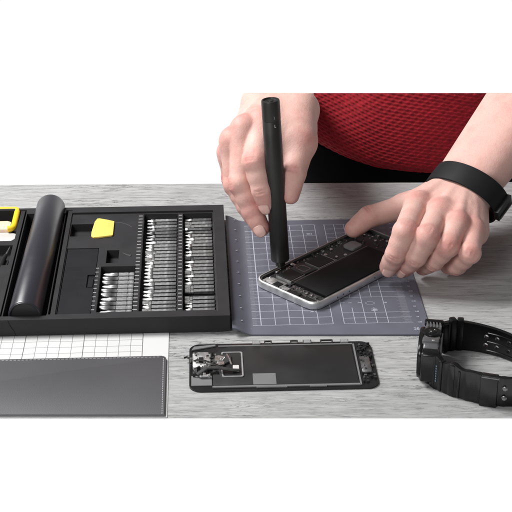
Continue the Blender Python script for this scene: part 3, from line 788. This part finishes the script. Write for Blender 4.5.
p = cm @ Vector((18.5, -12.0, -2.0)); MB().box(p.x-1.2, p.x+1.2, p.y-1.0, p.y+1.0, p.z-0.5, p.z+1.6, 0.4).build('screw', M['bright'], wc, smooth=True)

# ------------------------------------------------------------------ the person: two arms and hands grown as one smooth surface each
class Field:
    """signed distance grid in mm, blended from rounded shapes"""
    def __init__(s, lo, hi, h):
        s.lo = np.array(lo, float); s.h = h
        s.n = np.ceil((np.array(hi, float)-s.lo)/h).astype(int)+1
        s.ax = [s.lo[i]+h*np.arange(s.n[i]) for i in range(3)]
        s.a = np.full(tuple(s.n), 30.0, np.float32)
    def blk(s, lo, hi):
        i0 = np.clip(np.floor((np.array(lo)-s.lo)/s.h).astype(int), 0, s.n-1)
        i1 = np.clip(np.ceil((np.array(hi)-s.lo)/s.h).astype(int)+1, 1, s.n)
        sl = tuple(slice(a, b) for a, b in zip(i0, i1))
        X, Y, Z = np.meshgrid(*[s.ax[i][sl[i]] for i in range(3)], indexing='ij', sparse=True)
        return sl, X, Y, Z
    @staticmethod
    def smin(a, b, k):
        if k <= 0: return np.minimum(a, b)
        h = np.maximum(k-np.abs(a-b), 0)/k
        return np.minimum(a, b)-h*h*k*0.25
    def cone(s, a, b, ra, rb, k=6.0, arr=None):
        arr = s.a if arr is None else arr
        a = np.array(a, float); b = np.array(b, float); m = max(ra, rb)+14
        sl, X, Y, Z = s.blk(np.minimum(a, b)-m, np.maximum(a, b)+m)
        d = b-a; L2 = max(d.dot(d), 1e-9)
        t = np.clip(((X-a[0])*d[0]+(Y-a[1])*d[1]+(Z-a[2])*d[2])/L2, 0, 1)
        q = np.sqrt((X-a[0]-t*d[0])**2+(Y-a[1]-t*d[1])**2+(Z-a[2]-t*d[2])**2)-(ra+t*(rb-ra))
        arr[sl] = s.smin(arr[sl], q.astype(np.float32), k)
    def carve(s, a, b, r, k=1.2):
        a = np.array(a, float); b = np.array(b, float); m = r+4
        sl, X, Y, Z = s.blk(np.minimum(a, b)-m, np.maximum(a, b)+m)
        d = b-a; L2 = max(d.dot(d), 1e-9)
        t = np.clip(((X-a[0])*d[0]+(Y-a[1])*d[1]+(Z-a[2])*d[2])/L2, 0, 1)
        q = np.sqrt((X-a[0]-t*d[0])**2+(Y-a[1]-t*d[1])**2+(Z-a[2]-t*d[2])**2)-r
        s.a[sl] = -s.smin(-s.a[sl], q.astype(np.float32), k)
    def crop_top(s):
        r = Vector(ray(256, 93)).normalized(); nrm = Vector((1, 0, 0)).cross(r).normalized()
        if nrm.z < 0: nrm = -nrm
        X, Y, Z = np.meshgrid(*s.ax, indexing='ij', sparse=True)
        q = nrm.x*X+nrm.y*(Y-CY)+nrm.z*(Z-CZ)
        s.a = np.maximum(s.a, q.astype(np.float32))
    def surface(s):
        A = s.a; I = A < 0; n = A.shape
        c = np.zeros(tuple(m-1 for m in n), np.int8)
        for dx in (0, 1):
            for dy in (0, 1):
                for dz in (0, 1):
                    c += I[dx:n[0]-1+dx, dy:n[1]-1+dy, dz:n[2]-1+dz]
        act = (c > 0) & (c < 8); idx = np.full(act.shape, -1, np.int64); ijk = np.argwhere(act); idx[act] = np.arange(len(ijk))
        acc = np.zeros((len(ijk), 3)); cnt = np.zeros(len(ijk))
        for ax_ in range(3):
            o = [q for q in range(3) if q != ax_]
            for u in (0, 1):
                for v in (0, 1):
                    p0 = ijk.copy(); p0[:, o[0]] += u; p0[:, o[1]] += v; p1 = p0.copy(); p1[:, ax_] += 1
                    s0 = A[tuple(p0.T)]; s1 = A[tuple(p1.T)]; m = (s0 < 0) != (s1 < 0)
                    t = np.where(m, s0/np.where(m, s0-s1, 1), 0)
                    q = p0.astype(float); q[:, ax_] += t
                    acc[m] += q[m]; cnt[m] += 1
        V = acc/cnt[:, None]*s.h+s.lo
        Fs = []
        for ax_ in range(3):
            o = [(ax_+1) % 3, (ax_+2) % 3]
            sl0 = [slice(None)]*3; sl1 = [slice(None)]*3
            sl0[ax_] = slice(0, n[ax_]-1); sl1[ax_] = slice(1, n[ax_])
            for q in o: sl0[q] = sl1[q] = slice(1, n[q]-1)
            a0 = I[tuple(sl0)]; a1 = I[tuple(sl1)]
            e = np.argwhere(a0 != a1)
            flip = a1[tuple(e.T)]
            for q in o: e[:, q] += 1
            def cell(du, dv):
                p = e.copy(); p[:, o[0]] -= du; p[:, o[1]] -= dv; return idx[tuple(p.T)]
            quad = np.stack([cell(1, 1), cell(0, 1), cell(0, 0), cell(1, 0)], 1)
            quad[flip] = quad[flip][:, ::-1]
            Fs.append(quad)
        return V, np.concatenate(Fs)
def smooth_mesh(V, Fq, it=3, lam=0.5):
    e = np.concatenate([Fq[:, [0, 1]], Fq[:, [1, 2]], Fq[:, [2, 3]], Fq[:, [3, 0]]])
    for i in range(it*2):
        s_ = np.zeros_like(V); c = np.zeros(len(V))
        np.add.at(s_, e[:, 0], V[e[:, 1]]); np.add.at(c, e[:, 0], 1)
        np.add.at(s_, e[:, 1], V[e[:, 0]]); np.add.at(c, e[:, 1], 1)
        V = V+(lam if i % 2 == 0 else -lam*0.96)*(s_/c[:, None]-V)
    return V
A_ = lambda v: np.array(v, float)
def unit(v): v = A_(v); return v/np.linalg.norm(v)

def build_arm(fingers, radii, W, elbow, lat, wrist, H, lo, hi, meta_r=10.0, carp=(0.9, 0.3, -0.3, -0.85), pinch=None, extra=(), elk=1.35):
    """fingers: dict I,M,R,K,T of joint lists MCP,PIP,DIP,TIP (T: CMC,MCP,IP,TIP)"""
    S = Field(lo, hi, H)
    Wv = A_(W); lat = unit(lat)
    mean = sum(A_(fingers[k][0]) for k in 'IMRK')/4
    pd = unit(mean-Wv); dn = unit(np.cross(lat, pd))
    if dn.dot([0, -0.8, 0.6]) < 0: dn = -dn
    flush = []
    # forearm and wrist
    el = A_(elbow)
    fa = unit(el-Wv)
    for s_ in (-1, 1):
        S.cone(Wv+lat*s_*wrist[1], el+lat*s_*wrist[1]*(elk-0.1), wrist[0], wrist[0]*elk, 14)
    # carpus and metacarpals
    cp = {}
    for k, c in zip('IMRK', carp):
        cp[k] = Wv-lat*c*wrist[1]*1.15+pd*4
        m = A_(fingers[k][0])
        r1 = meta_r*(0.98 if k in 'IM' else 0.92 if k == 'R' else 0.86)
        S.cone(cp[k], m-dn*2.0, meta_r*1.25, r1, 11)
        S.cone(cp[k]-dn*7, m-dn*7-pd*9, meta_r*1.2, r1*0.95, 10)
    # heel of the hand and ball of the thumb
    S.cone(cp['K']-dn*6, A_(fingers['K'][0])-dn*7-pd*14, meta_r*1.25, meta_r*1.0, 10)
    T = [A_(p) for p in fingers['T']]
    S.cone(cp['I']-dn*3, T[0], meta_r*1.2, radii['T'][0], 10)
    S.cone(T[0], T[1], radii['T'][0], radii['T'][1], 9)
    web = (A_(fingers['I'][0])*0.55+cp['I']*0.45)
    S.cone(T[1]*0.6+T[0]*0.4, web-dn*4, radii['T'][1]*0.72, meta_r*0.85, 11)
    for (a, b, ra, rb, k) in extra: S.cone(a, b, ra, rb, k)
    # knuckles and extensor tendons
    for k in 'IMRK':
        m = A_(fingers[k][0]); rr_ = meta_r*(0.76 if k in 'IM' else 0.70)
        S.cone(m+dn*2.2, m+dn*1.4+unit(A_(fingers[k][1])-m)*3, rr_, rr_*0.92, 5)
        S.cone(m+dn*(meta_r*0.66), m*0.35+cp[k]*0.65+dn*(meta_r*0.93), 2.4, 1.8, 4)
        flush.append((m+dn*6, 11, 0.55))
    for k, k2 in (('I', 'M'), ('M', 'R'), ('R', 'K')):      # veins between the tendons
        a_v = (A_(fingers[k][0])*0.55+A_(fingers[k2][0])*0.45)+dn*meta_r*0.50-pd*9; b_v = (cp[k]*0.3+cp[k2]*0.7)+dn*meta_r*1.02+pd*16; c_v = (a_v+b_v)/2+lat*2.2+dn*0.8
        S.cone(a_v, c_v, 1.5, 1.6, 3.0); S.cone(c_v, b_v, 1.6, 1.2, 3.0)
    # fingers, kept apart from each other
    Fg = np.full(S.a.shape, 30.0, np.float32)
    marks = []
    for k in 'TIMRK':
        J = [A_(p) for p in fingers[k]]; r = radii[k]
        one = np.full(S.a.shape, 30.0, np.float32)
        st = 1 if k == 'T' else 0
        for i in range(st, 3):
            a, b = J[i], J[i+1]; ra, rb = r[i], r[i+1]
            mid = (a+b)/2
            if i == 0 or (k == 'T' and i == 1):
                S.cone(a, b, ra, rb, 3, one)
            else:       # waist between joints
                wv = (ra+rb)/2*0.985
                S.cone(a, mid, ra, wv, 2.5, one); S.cone(mid, b, wv, rb, 2.5, one)
        d2 = unit(J[3]-J[2])
        dor = []
        for i in (1, 2):
            v = J[i]-(J[i-1]*0.5+J[i+1]*0.5) if i < 3 else None
            dd = unit(J[i+1]-J[i-1]); v = v-dd*v.dot(dd)
            dor.append(unit(v) if np.linalg.norm(v) > 1.0 else dn)
        # finger pad, knuckle fullness
        S.cone(J[3]-dor[1]*r[3]*0.18-d2*2, J[3]-dor[1]*r[3]*0.12-d2*7, r[3]*0.93, r[3]*0.93, 3, one)
        S.cone(J[1]+dor[0]*r[1]*0.06, J[1]+dor[0]*r[1]*0.05, r[1]*0.92, r[1]*0.92, 4, one)
        Fg = Field.smin(Fg, one, 0.7)
        marks.append((k, J, r, dor, d2))
        flush.append((J[3], 12, 0.55)); flush.append((J[1]+dor[0]*r[1], 9, 0.6)); flush.append((J[2]+dor[1]*r[2], 6, 0.35))
    S.a = Field.smin(S.a, Fg, 5.5)
    for k, J, r, dor, d2 in marks:
        for ji, ds, dep in ((1, (-3.4, -1.3, 0.9, 3.0), 0.34), (2, (-1.2, 1.0), 0.22)):
            if k == 'T' and ji == 1: continue
            d = unit(J[ji+1]-J[ji-1]); n_ = dor[ji-1]; sd = unit(np.cross(d, n_))
            for o_ in ds:
                c = J[ji]+d*o_
                pr = None
                for q in (-0.55, 0.0, 0.55):
                    # bend the crease round the back of the finger
                    w_ = c+sd*q*r[ji]*1.02+n_*r[ji]*(1.13 if ji == 1 else 1.03)*math.sqrt(1-q*q*0.75)
                    if pr is not None: S.carve(pr, w_, dep*random.uniform(0.6, 1.2), 1.6)
                    pr = w_
    S.crop_top()
    V, Q = S.surface(); V = smooth_mesh(V, Q, 3, 0.5)
    fl_ = np.zeros(len(V))
    for c, rad, wgt in flush: fl_ += wgt*np.exp(-(((V-c)**2).sum(1))/(rad*rad))
    return V, Q, np.clip(fl_, 0, 1), marks, dn

def nail(parent, J, r, n_, m, w=0.78, L=10.5, back=1.5):
    """curved nail plate let into the back of a fingertip"""
    d = unit(J[3]-J[2]); n_ = A_(n_); n_ = unit(n_-d*n_.dot(d)); s_ = unit(np.cross(d, n_))
    R_ = r[3]; vs = []; nu, nv = 11, 11
    for i in range(nu):
        u = i/(nu-1)*2-1
        for j in range(nv):
            v = j/(nv-1)*2-1
            # squircle outline
            f = 1/max(1e-6, (abs(u)**4+abs(v)**4)**0.25)*max(abs(u), abs(v)) if (u or v) else 1
            uu, vv = u*f, v*f
            a = uu*w
            al = back+L*0.5*(vv)+R_*0.0
            rad = R_*1.0+0.42-0.25*abs(uu)**3
            if al > 0: rad = math.sqrt(max(1.0, rad*rad-max(0.0, al-0.8)**2*0.75))
            p = J[3]+d*al+n_*math.cos(a)*rad+s_*math.sin(a)*rad*0.97
            vs.append(p)
    fs = [(i*nv+j, (i+1)*nv+j, (i+1)*nv+j+1, i*nv+j+1) for i in range(nu-1) for j in range(nv-1)]
    b = MB(); b.faces(vs, fs); o = b.build('fingernail', m, parent, smooth=True)
    so = o.modifiers.new('thick', 'SOLIDIFY'); so.thickness = 0.0006; so.offset = 0
    return o

# person's right hand, holding the screwdriver
DY = TIP.y+29
def PH(x, y, Y): return PY(x, y, Y+DY)
RH = dict(I=[PH(262,124,12), PH(255,161,-20), PH(262,190,-27), PH(266.5,204,-27)],
          M=[PH(244,129,6), PH(240,183,-14), PH(252,211,-21), PH(261,228,-26)],
          R=[PH(232,141,8), PH(234,184,-2), PH(246,206,-10), PH(256,221,-16)],
          K=[PH(229,153,16), PH(231,180,12), PH(240,197,10), PH(252,208,5)],
          T=[PH(299,110,44), PH(299,143,6), PH(293,174,-18), PH(290.5,196,-26)])
RR = dict(I=[11, 9.8, 8.2, 6.8], M=[10, 9.0, 8.0, 6.9], R=[9.5, 8.4, 7.6, 6.6], K=[8.6, 7.4, 6.8, 6.0], T=[15, 13.5, 10.2, 6.6])
Wr = PH(277, 97, 74)
EL_ = Vector((34, 285, 22))       # the elbow is tucked against the waist behind the hand
web_ = [(PH(295,135,10), PH(262,128,14), 11, 11, 10), (PH(290,152,0), PH(266,140,2), 8, 10, 9)]
V1, Q1, F1, MK1, DN1 = build_arm(RH, RR, Wr, EL_, (-0.86, 0.05, -0.42), (17.5, 13.5), 0.8, (-50, -72, -12), (75, 300, 160), extra=web_, elk=0.95)
# person's left hand, steadying the phone
LH = dict(I=[P(417,205,50), P(405,232,52), P(395.5,254,34), P(388.5,267.5,17)],
          M=[P(440,212,50), P(427,237,50), P(416,257,32), P(404,269,14)],
          R=[P(457,225,49), P(448,246,43), P(434,261,25), P(423,267,11)],
          K=[P(473,232,42), P(470,253,38), P(457,266,18), P(448,266,9.5)],
          T=[P(436,198,38), P(404,207,28), P(369,217,24), P(353,229,15)])
LR = dict(I=[10.4, 9.3, 8.0, 7.1], M=[10.4, 9.2, 8.2, 7.0], R=[9.8, 8.5, 7.8, 6.9], K=[9, 8.0, 7.4, 6.6], T=[13, 10.5, 9.4, 7.2])
Wl = P(463, 187, 50)
latl = A_(P(497, 212, 44))-A_(P(440, 172, 56))
V2, Q2, F2, MK2, DN2 = build_arm(LH, LR, Wl, PY(534, 92, 105), latl, (18.0, 10.0), 0.8, (65, -95, -2), (285, 135, 145))
V = np.concatenate([V1, V2])*MM; Q = np.concatenate([Q1, Q2+len(V1)]); FL = np.concatenate([F1, F2])
me = bpy.data.meshes.new('person'); me.from_pydata(V.tolist(), [], Q.tolist())
at_ = me.attributes.new('flush', 'FLOAT', 'POINT'); at_.data.foreach_set('value', FL.astype(np.float32))
person = link('person', me, M['skin'], smooth=True)
tag(person, 'person in red knitted sweater and black trousers working with both hands at the table', 'person')
mk1 = {m[0]: m for m in MK1}; mk2 = {m[0]: m for m in MK2}
nail(person, mk1['I'][1], mk1['I'][2], (-0.5, -0.85, 0.15), M['nail'])
nail(person, mk1['M'][1], mk1['M'][2], (-0.35, -0.9, 0.2), M['nail'])
nail(person, mk2['I'][1], mk2['I'][2], (0.12, -0.92, 0.4), M['nail'], back=-2.2)
nail(person, mk2['M'][1], mk2['M'][2], (-0.25, -0.92, 0.35), M['nail'], back=-0.5)

# sweater: a knitted body of real stitches
SC = Vector((205, 288, 0)); SA, SB_ = 168.0, 112.0
th = np.concatenate([np.arange(math.pi*0.97, math.pi*1.62, 0.55/150), np.linspace(math.pi*1.62, math.pi*2.97, 90)[:-1]])
ztop = np.array([max(10.0, PY(256, 93, SC.y+SB_*math.sin(a)).z+12.0) for a in th])
NT = 200
HEMA = (-1.0+15.0*np.clip((120-(SC.x+SA*np.cos(th)))/80, 0, 1)**1.3)[:, None]; HEM = HEMA
arc = np.concatenate([[0], np.cumsum(np.hypot(np.diff(SA*np.cos(th)), np.diff(SB_*np.sin(th))))])
vs = []; nth = len(th)
TT = np.linspace(0, 1, NT)
S_, T_ = np.meshgrid(arc, TT, indexing='ij')
ZT = (ztop[:, None]-HEM)
Zl = HEM+T_*ZT
hgt = Zl-HEM
a_, b_ = 7.4, 6.6
ss = S_+2.0*np.sin(S_/37)+1.2*np.sin(hgt/19+S_/50); tt = hgt+1.0*np.sin(S_/23+hgt/31)+0.08*S_
hh = 0.62*np.cos(2*np.pi*ss/a_)*np.cos(2*np.pi*tt/b_)-0.42*np.cos(4*np.pi*tt/b_)-0.10*np.cos(4*np.pi*ss/a_)+0.12*np.sin(ss*1.7+tt*0.9)*np.sin(tt*2.3)
disp = 0.70*hh + 4.0*np.exp(-((hgt-40)/45)**2)-3.0*np.exp(-(hgt/5.0)**2) \
       - 9.0*np.exp(-((S_-95-0.12*hgt)/22)**2)*np.clip((hgt-25)/60, 0, 1) + 3.0*np.sin(S_/34+1.0)*np.clip(hgt/80, 0, 1)
TH = np.repeat(th[:, None], NT, 1)
nx_, ny_ = np.cos(TH)/SA, np.sin(TH)/SB_; nl = np.hypot(nx_, ny_); nx_, ny_ = nx_/nl, ny_/nl
X_ = SC.x+SA*np.cos(TH)+nx_*disp; Y_ = SC.y+SB_*np.sin(TH)+ny_*disp
VV = np.stack([X_, Y_, Zl], -1).reshape(-1, 3)
ii, jj = np.meshgrid(np.arange(nth), np.arange(NT-1), indexing='ij')
i2 = (ii+1) % nth
QQ = np.stack([ii*NT+jj, i2*NT+jj, i2*NT+jj+1, ii*NT+jj+1], -1).reshape(-1, 4)
faces = QQ.tolist(); faces.append([i*NT+NT-1 for i in range(nth)]); faces.append([i*NT for i in range(nth)][::-1])
me = bpy.data.meshes.new('sweater'); me.from_pydata((VV*MM).tolist(), [], faces)
sw = link('sweater', me, M['knit'], person, smooth=True, label='deep red knitted sweater with a waffle stitch')
bm = bmesh.new(); bm.from_mesh(me)
r_ = Vector(ray(256, 93)).normalized(); cn = Vector((1, 0, 0)).cross(r_).normalized(); cn = cn if cn.z > 0 else -cn
cutg = bmesh.ops.bisect_plane(bm, geom=bm.verts[:]+bm.edges[:]+bm.faces[:], plane_co=Vector((0, CY, CZ))*MM, plane_no=cn, clear_outer=True)
ed = [e for e in cutg['geom_cut'] if isinstance(e, bmesh.types.BMEdge)]
hf = bmesh.ops.holes_fill(bm, edges=ed, sides=0)['faces']
for f in bm.faces: f.smooth = len(f.verts) < 8
bm.to_mesh(me); bm.free()
dsl = (EL_-Wr).normalized()
MB().tube([EL_-dsl*50, EL_-dsl*46, EL_-dsl*20, EL_+dsl*4], [23.0, 24.0, 24.0, 24.0], 32).build('sleeve', M['knit'], person, smooth=True)
slv = [c for c in person.children if c.name.startswith('sleeve')][0]
bm = bmesh.new(); bm.from_mesh(slv.data)
cutg = bmesh.ops.bisect_plane(bm, geom=bm.verts[:]+bm.edges[:]+bm.faces[:], plane_co=Vector((0, CY, CZ))*MM, plane_no=cn, clear_outer=True)
bmesh.ops.holes_fill(bm, edges=[e for e in cutg['geom_cut'] if isinstance(e, bmesh.types.BMEdge)], sides=0)
bm.to_mesh(slv.data); bm.free()
b = MB(); prof = []
n = 72; vs = []; fs = []
for z, s_ in ((-330, 0.86), (-200, 0.97), (-120, 1.0), (-60, 0.985), (-15, 0.955), (2.5, 0.945)):
    for k in range(n):
        a = 2*math.pi*k/n
        wv = 1+0.006*math.sin(a*9+z*0.05)+0.004*math.sin(a*17+z*0.11)
        vs.append((SC.x+SA*s_*wv*math.cos(a), SC.y+SB_*s_*wv*math.sin(a), z))
for i in range(5):
    for k in range(n): fs.append((i*n+k, i*n+(k+1) % n, (i+1)*n+(k+1) % n, (i+1)*n+k))
fs.append(tuple(range(n))[::-1]); fs.append(tuple(range(5*n, 6*n)))
b.faces(vs, fs); b.build('trousers', M['denim'], person, smooth=True)

# wristband
c0 = A_(P(465, 189, 50)); axw = unit(A_(PY(534, 92, 105))-A_(Wl)); la = unit(latl-axw*latl.dot(axw)); nw = unit(np.cross(axw, la))
if nw[2] < 0: nw = -nw
t = thing('wristwatch', 'black rubber watch band with dark clasp worn on the wrist', 'wristwatch', Vector(c0), 0)
ctr = axw*-2.5+la*3.0
def bandpt(a, r, al): return ctr+la*math.cos(a)*(33.5+r)+nw*math.sin(a)*(24.0+r)+axw*al
vs = []; fs = []; n = 72
prof = [(0, -9.6), (1.0, -10.2), (1.9, -9.6), (2.2, 0), (1.9, 9.6), (1.0, 10.2), (0, 9.6)]
for k in range(n):
    a = 2*math.pi*k/n
    for r, al in prof: vs.append(bandpt(a, r, al))
m_ = len(prof)
for k in range(n):
    for j in range(m_): fs.append((k*m_+j, k*m_+(j+1) % m_, ((k+1) % n)*m_+(j+1) % m_, ((k+1) % n)*m_+j))
b = MB(); b.faces(vs, fs); bnd = b.build('band', M['band'], t, smooth=True)
def obox(name, m_, a0, a1, r0, r1, l0, l1, bev=0.5):
    b = MB(); vs = []
    for r in (r0, r1):
        for al in (l0, l1):
            for a in (a0, a1): vs.append(bandpt(a, r, al))
    v, f = b.faces(vs, [(0, 1, 3, 2), (4, 6, 7, 5), (0, 2, 6, 4), (1, 5, 7, 3), (0, 4, 5, 1), (2, 3, 7, 6)])
    bmesh.ops.bevel(b.bm, geom=list({e for q in f for e in q.edges}), offset=bev*MM, segments=2, profile=0.5, affect='EDGES')
    return b.build(name, m_, bnd, smooth=True)
obox('clasp', M['black'], -0.30, 0.12, 0.5, 5.5, -10.5, 10.5)
obox('clasp_bar', M['dullsteel'], -0.22, -0.16, 5.3, 6.1, -9, 9, 0.2)


# ------------------------------------------------------------------ light
w = bpy.data.worlds.new('World'); scene.world = w; w.use_nodes = True
N = w.node_tree.nodes; L = w.node_tree.links
bg = N['Background']
tc = N.new('ShaderNodeTexCoord'); sp = N.new('ShaderNodeSeparateXYZ'); L.new(tc.outputs['Generated'], sp.inputs[0])
# a bright white studio wall behind the bench, dimmer room elsewhere
r1 = N.new('ShaderNodeMapRange'); r1.inputs[1].default_value = 0.18; r1.inputs[2].default_value = 0.02; r1.inputs[3].default_value = 0; r1.inputs[4].default_value = 1; L.new(sp.outputs['Z'], r1.inputs[0])
r2 = N.new('ShaderNodeMapRange'); r2.inputs[1].default_value = 0.1; r2.inputs[2].default_value = 0.35; r2.inputs[3].default_value = 0; r2.inputs[4].default_value = 1; L.new(sp.outputs['Y'], r2.inputs[0])
mu = N.new('ShaderNodeMath'); mu.operation = 'MULTIPLY'; L.new(r1.outputs[0], mu.inputs[0]); L.new(r2.outputs[0], mu.inputs[1])
r3 = N.new('ShaderNodeMapRange'); r3.inputs[3].default_value = 0.17; r3.inputs[4].default_value = 1.02; L.new(mu.outputs[0], r3.inputs[0])
L.new(r3.outputs[0], bg.inputs['Strength']); bg.inputs['Color'].default_value = (1, 1, 1, 1)
def softbox(name, loc, target, size, power, col=(1, 1, 1)):
    ld = bpy.data.lights.new(name, 'AREA'); ld.shape = 'RECTANGLE'; ld.size = size[0]; ld.size_y = size[1]; ld.energy = power; ld.color = col
    o = bpy.data.objects.new(name, ld); COL.objects.link(o); o.location = loc
    o.rotation_euler = (Vector(target)-Vector(loc)).to_track_quat('-Z', 'Y').to_euler()
    return o
softbox('key_light', (-0.80, 0.22, 1.15), (-0.02, -0.02, 0), (0.55, 0.55), 31.5)
softbox('fill_light', (-0.75, -1.35, 0.95), (0.0, -0.05, 0.03), (0.6, 0.6), 13.5)

# ------------------------------------------------------------------ camera
cd_ = bpy.data.cameras.new('camera'); cam = bpy.data.objects.new('camera', cd_); COL.objects.link(cam)
cam.location = (0, CY*MM, CZ*MM); cam.rotation_euler = (math.radians(90)-PIT, 0, 0)
cd_.sensor_width = 36; cd_.lens = 36*F/512; cd_.clip_start = 0.02; cd_.clip_end = 50
scene.camera = cam
scene.view_settings.view_transform = 'Standard'; scene.view_settings.look = 'None'
scene.view_settings.exposure = 0; scene.view_settings.gamma = 1
scene.render.resolution_x = 1024; scene.render.resolution_y = 1024
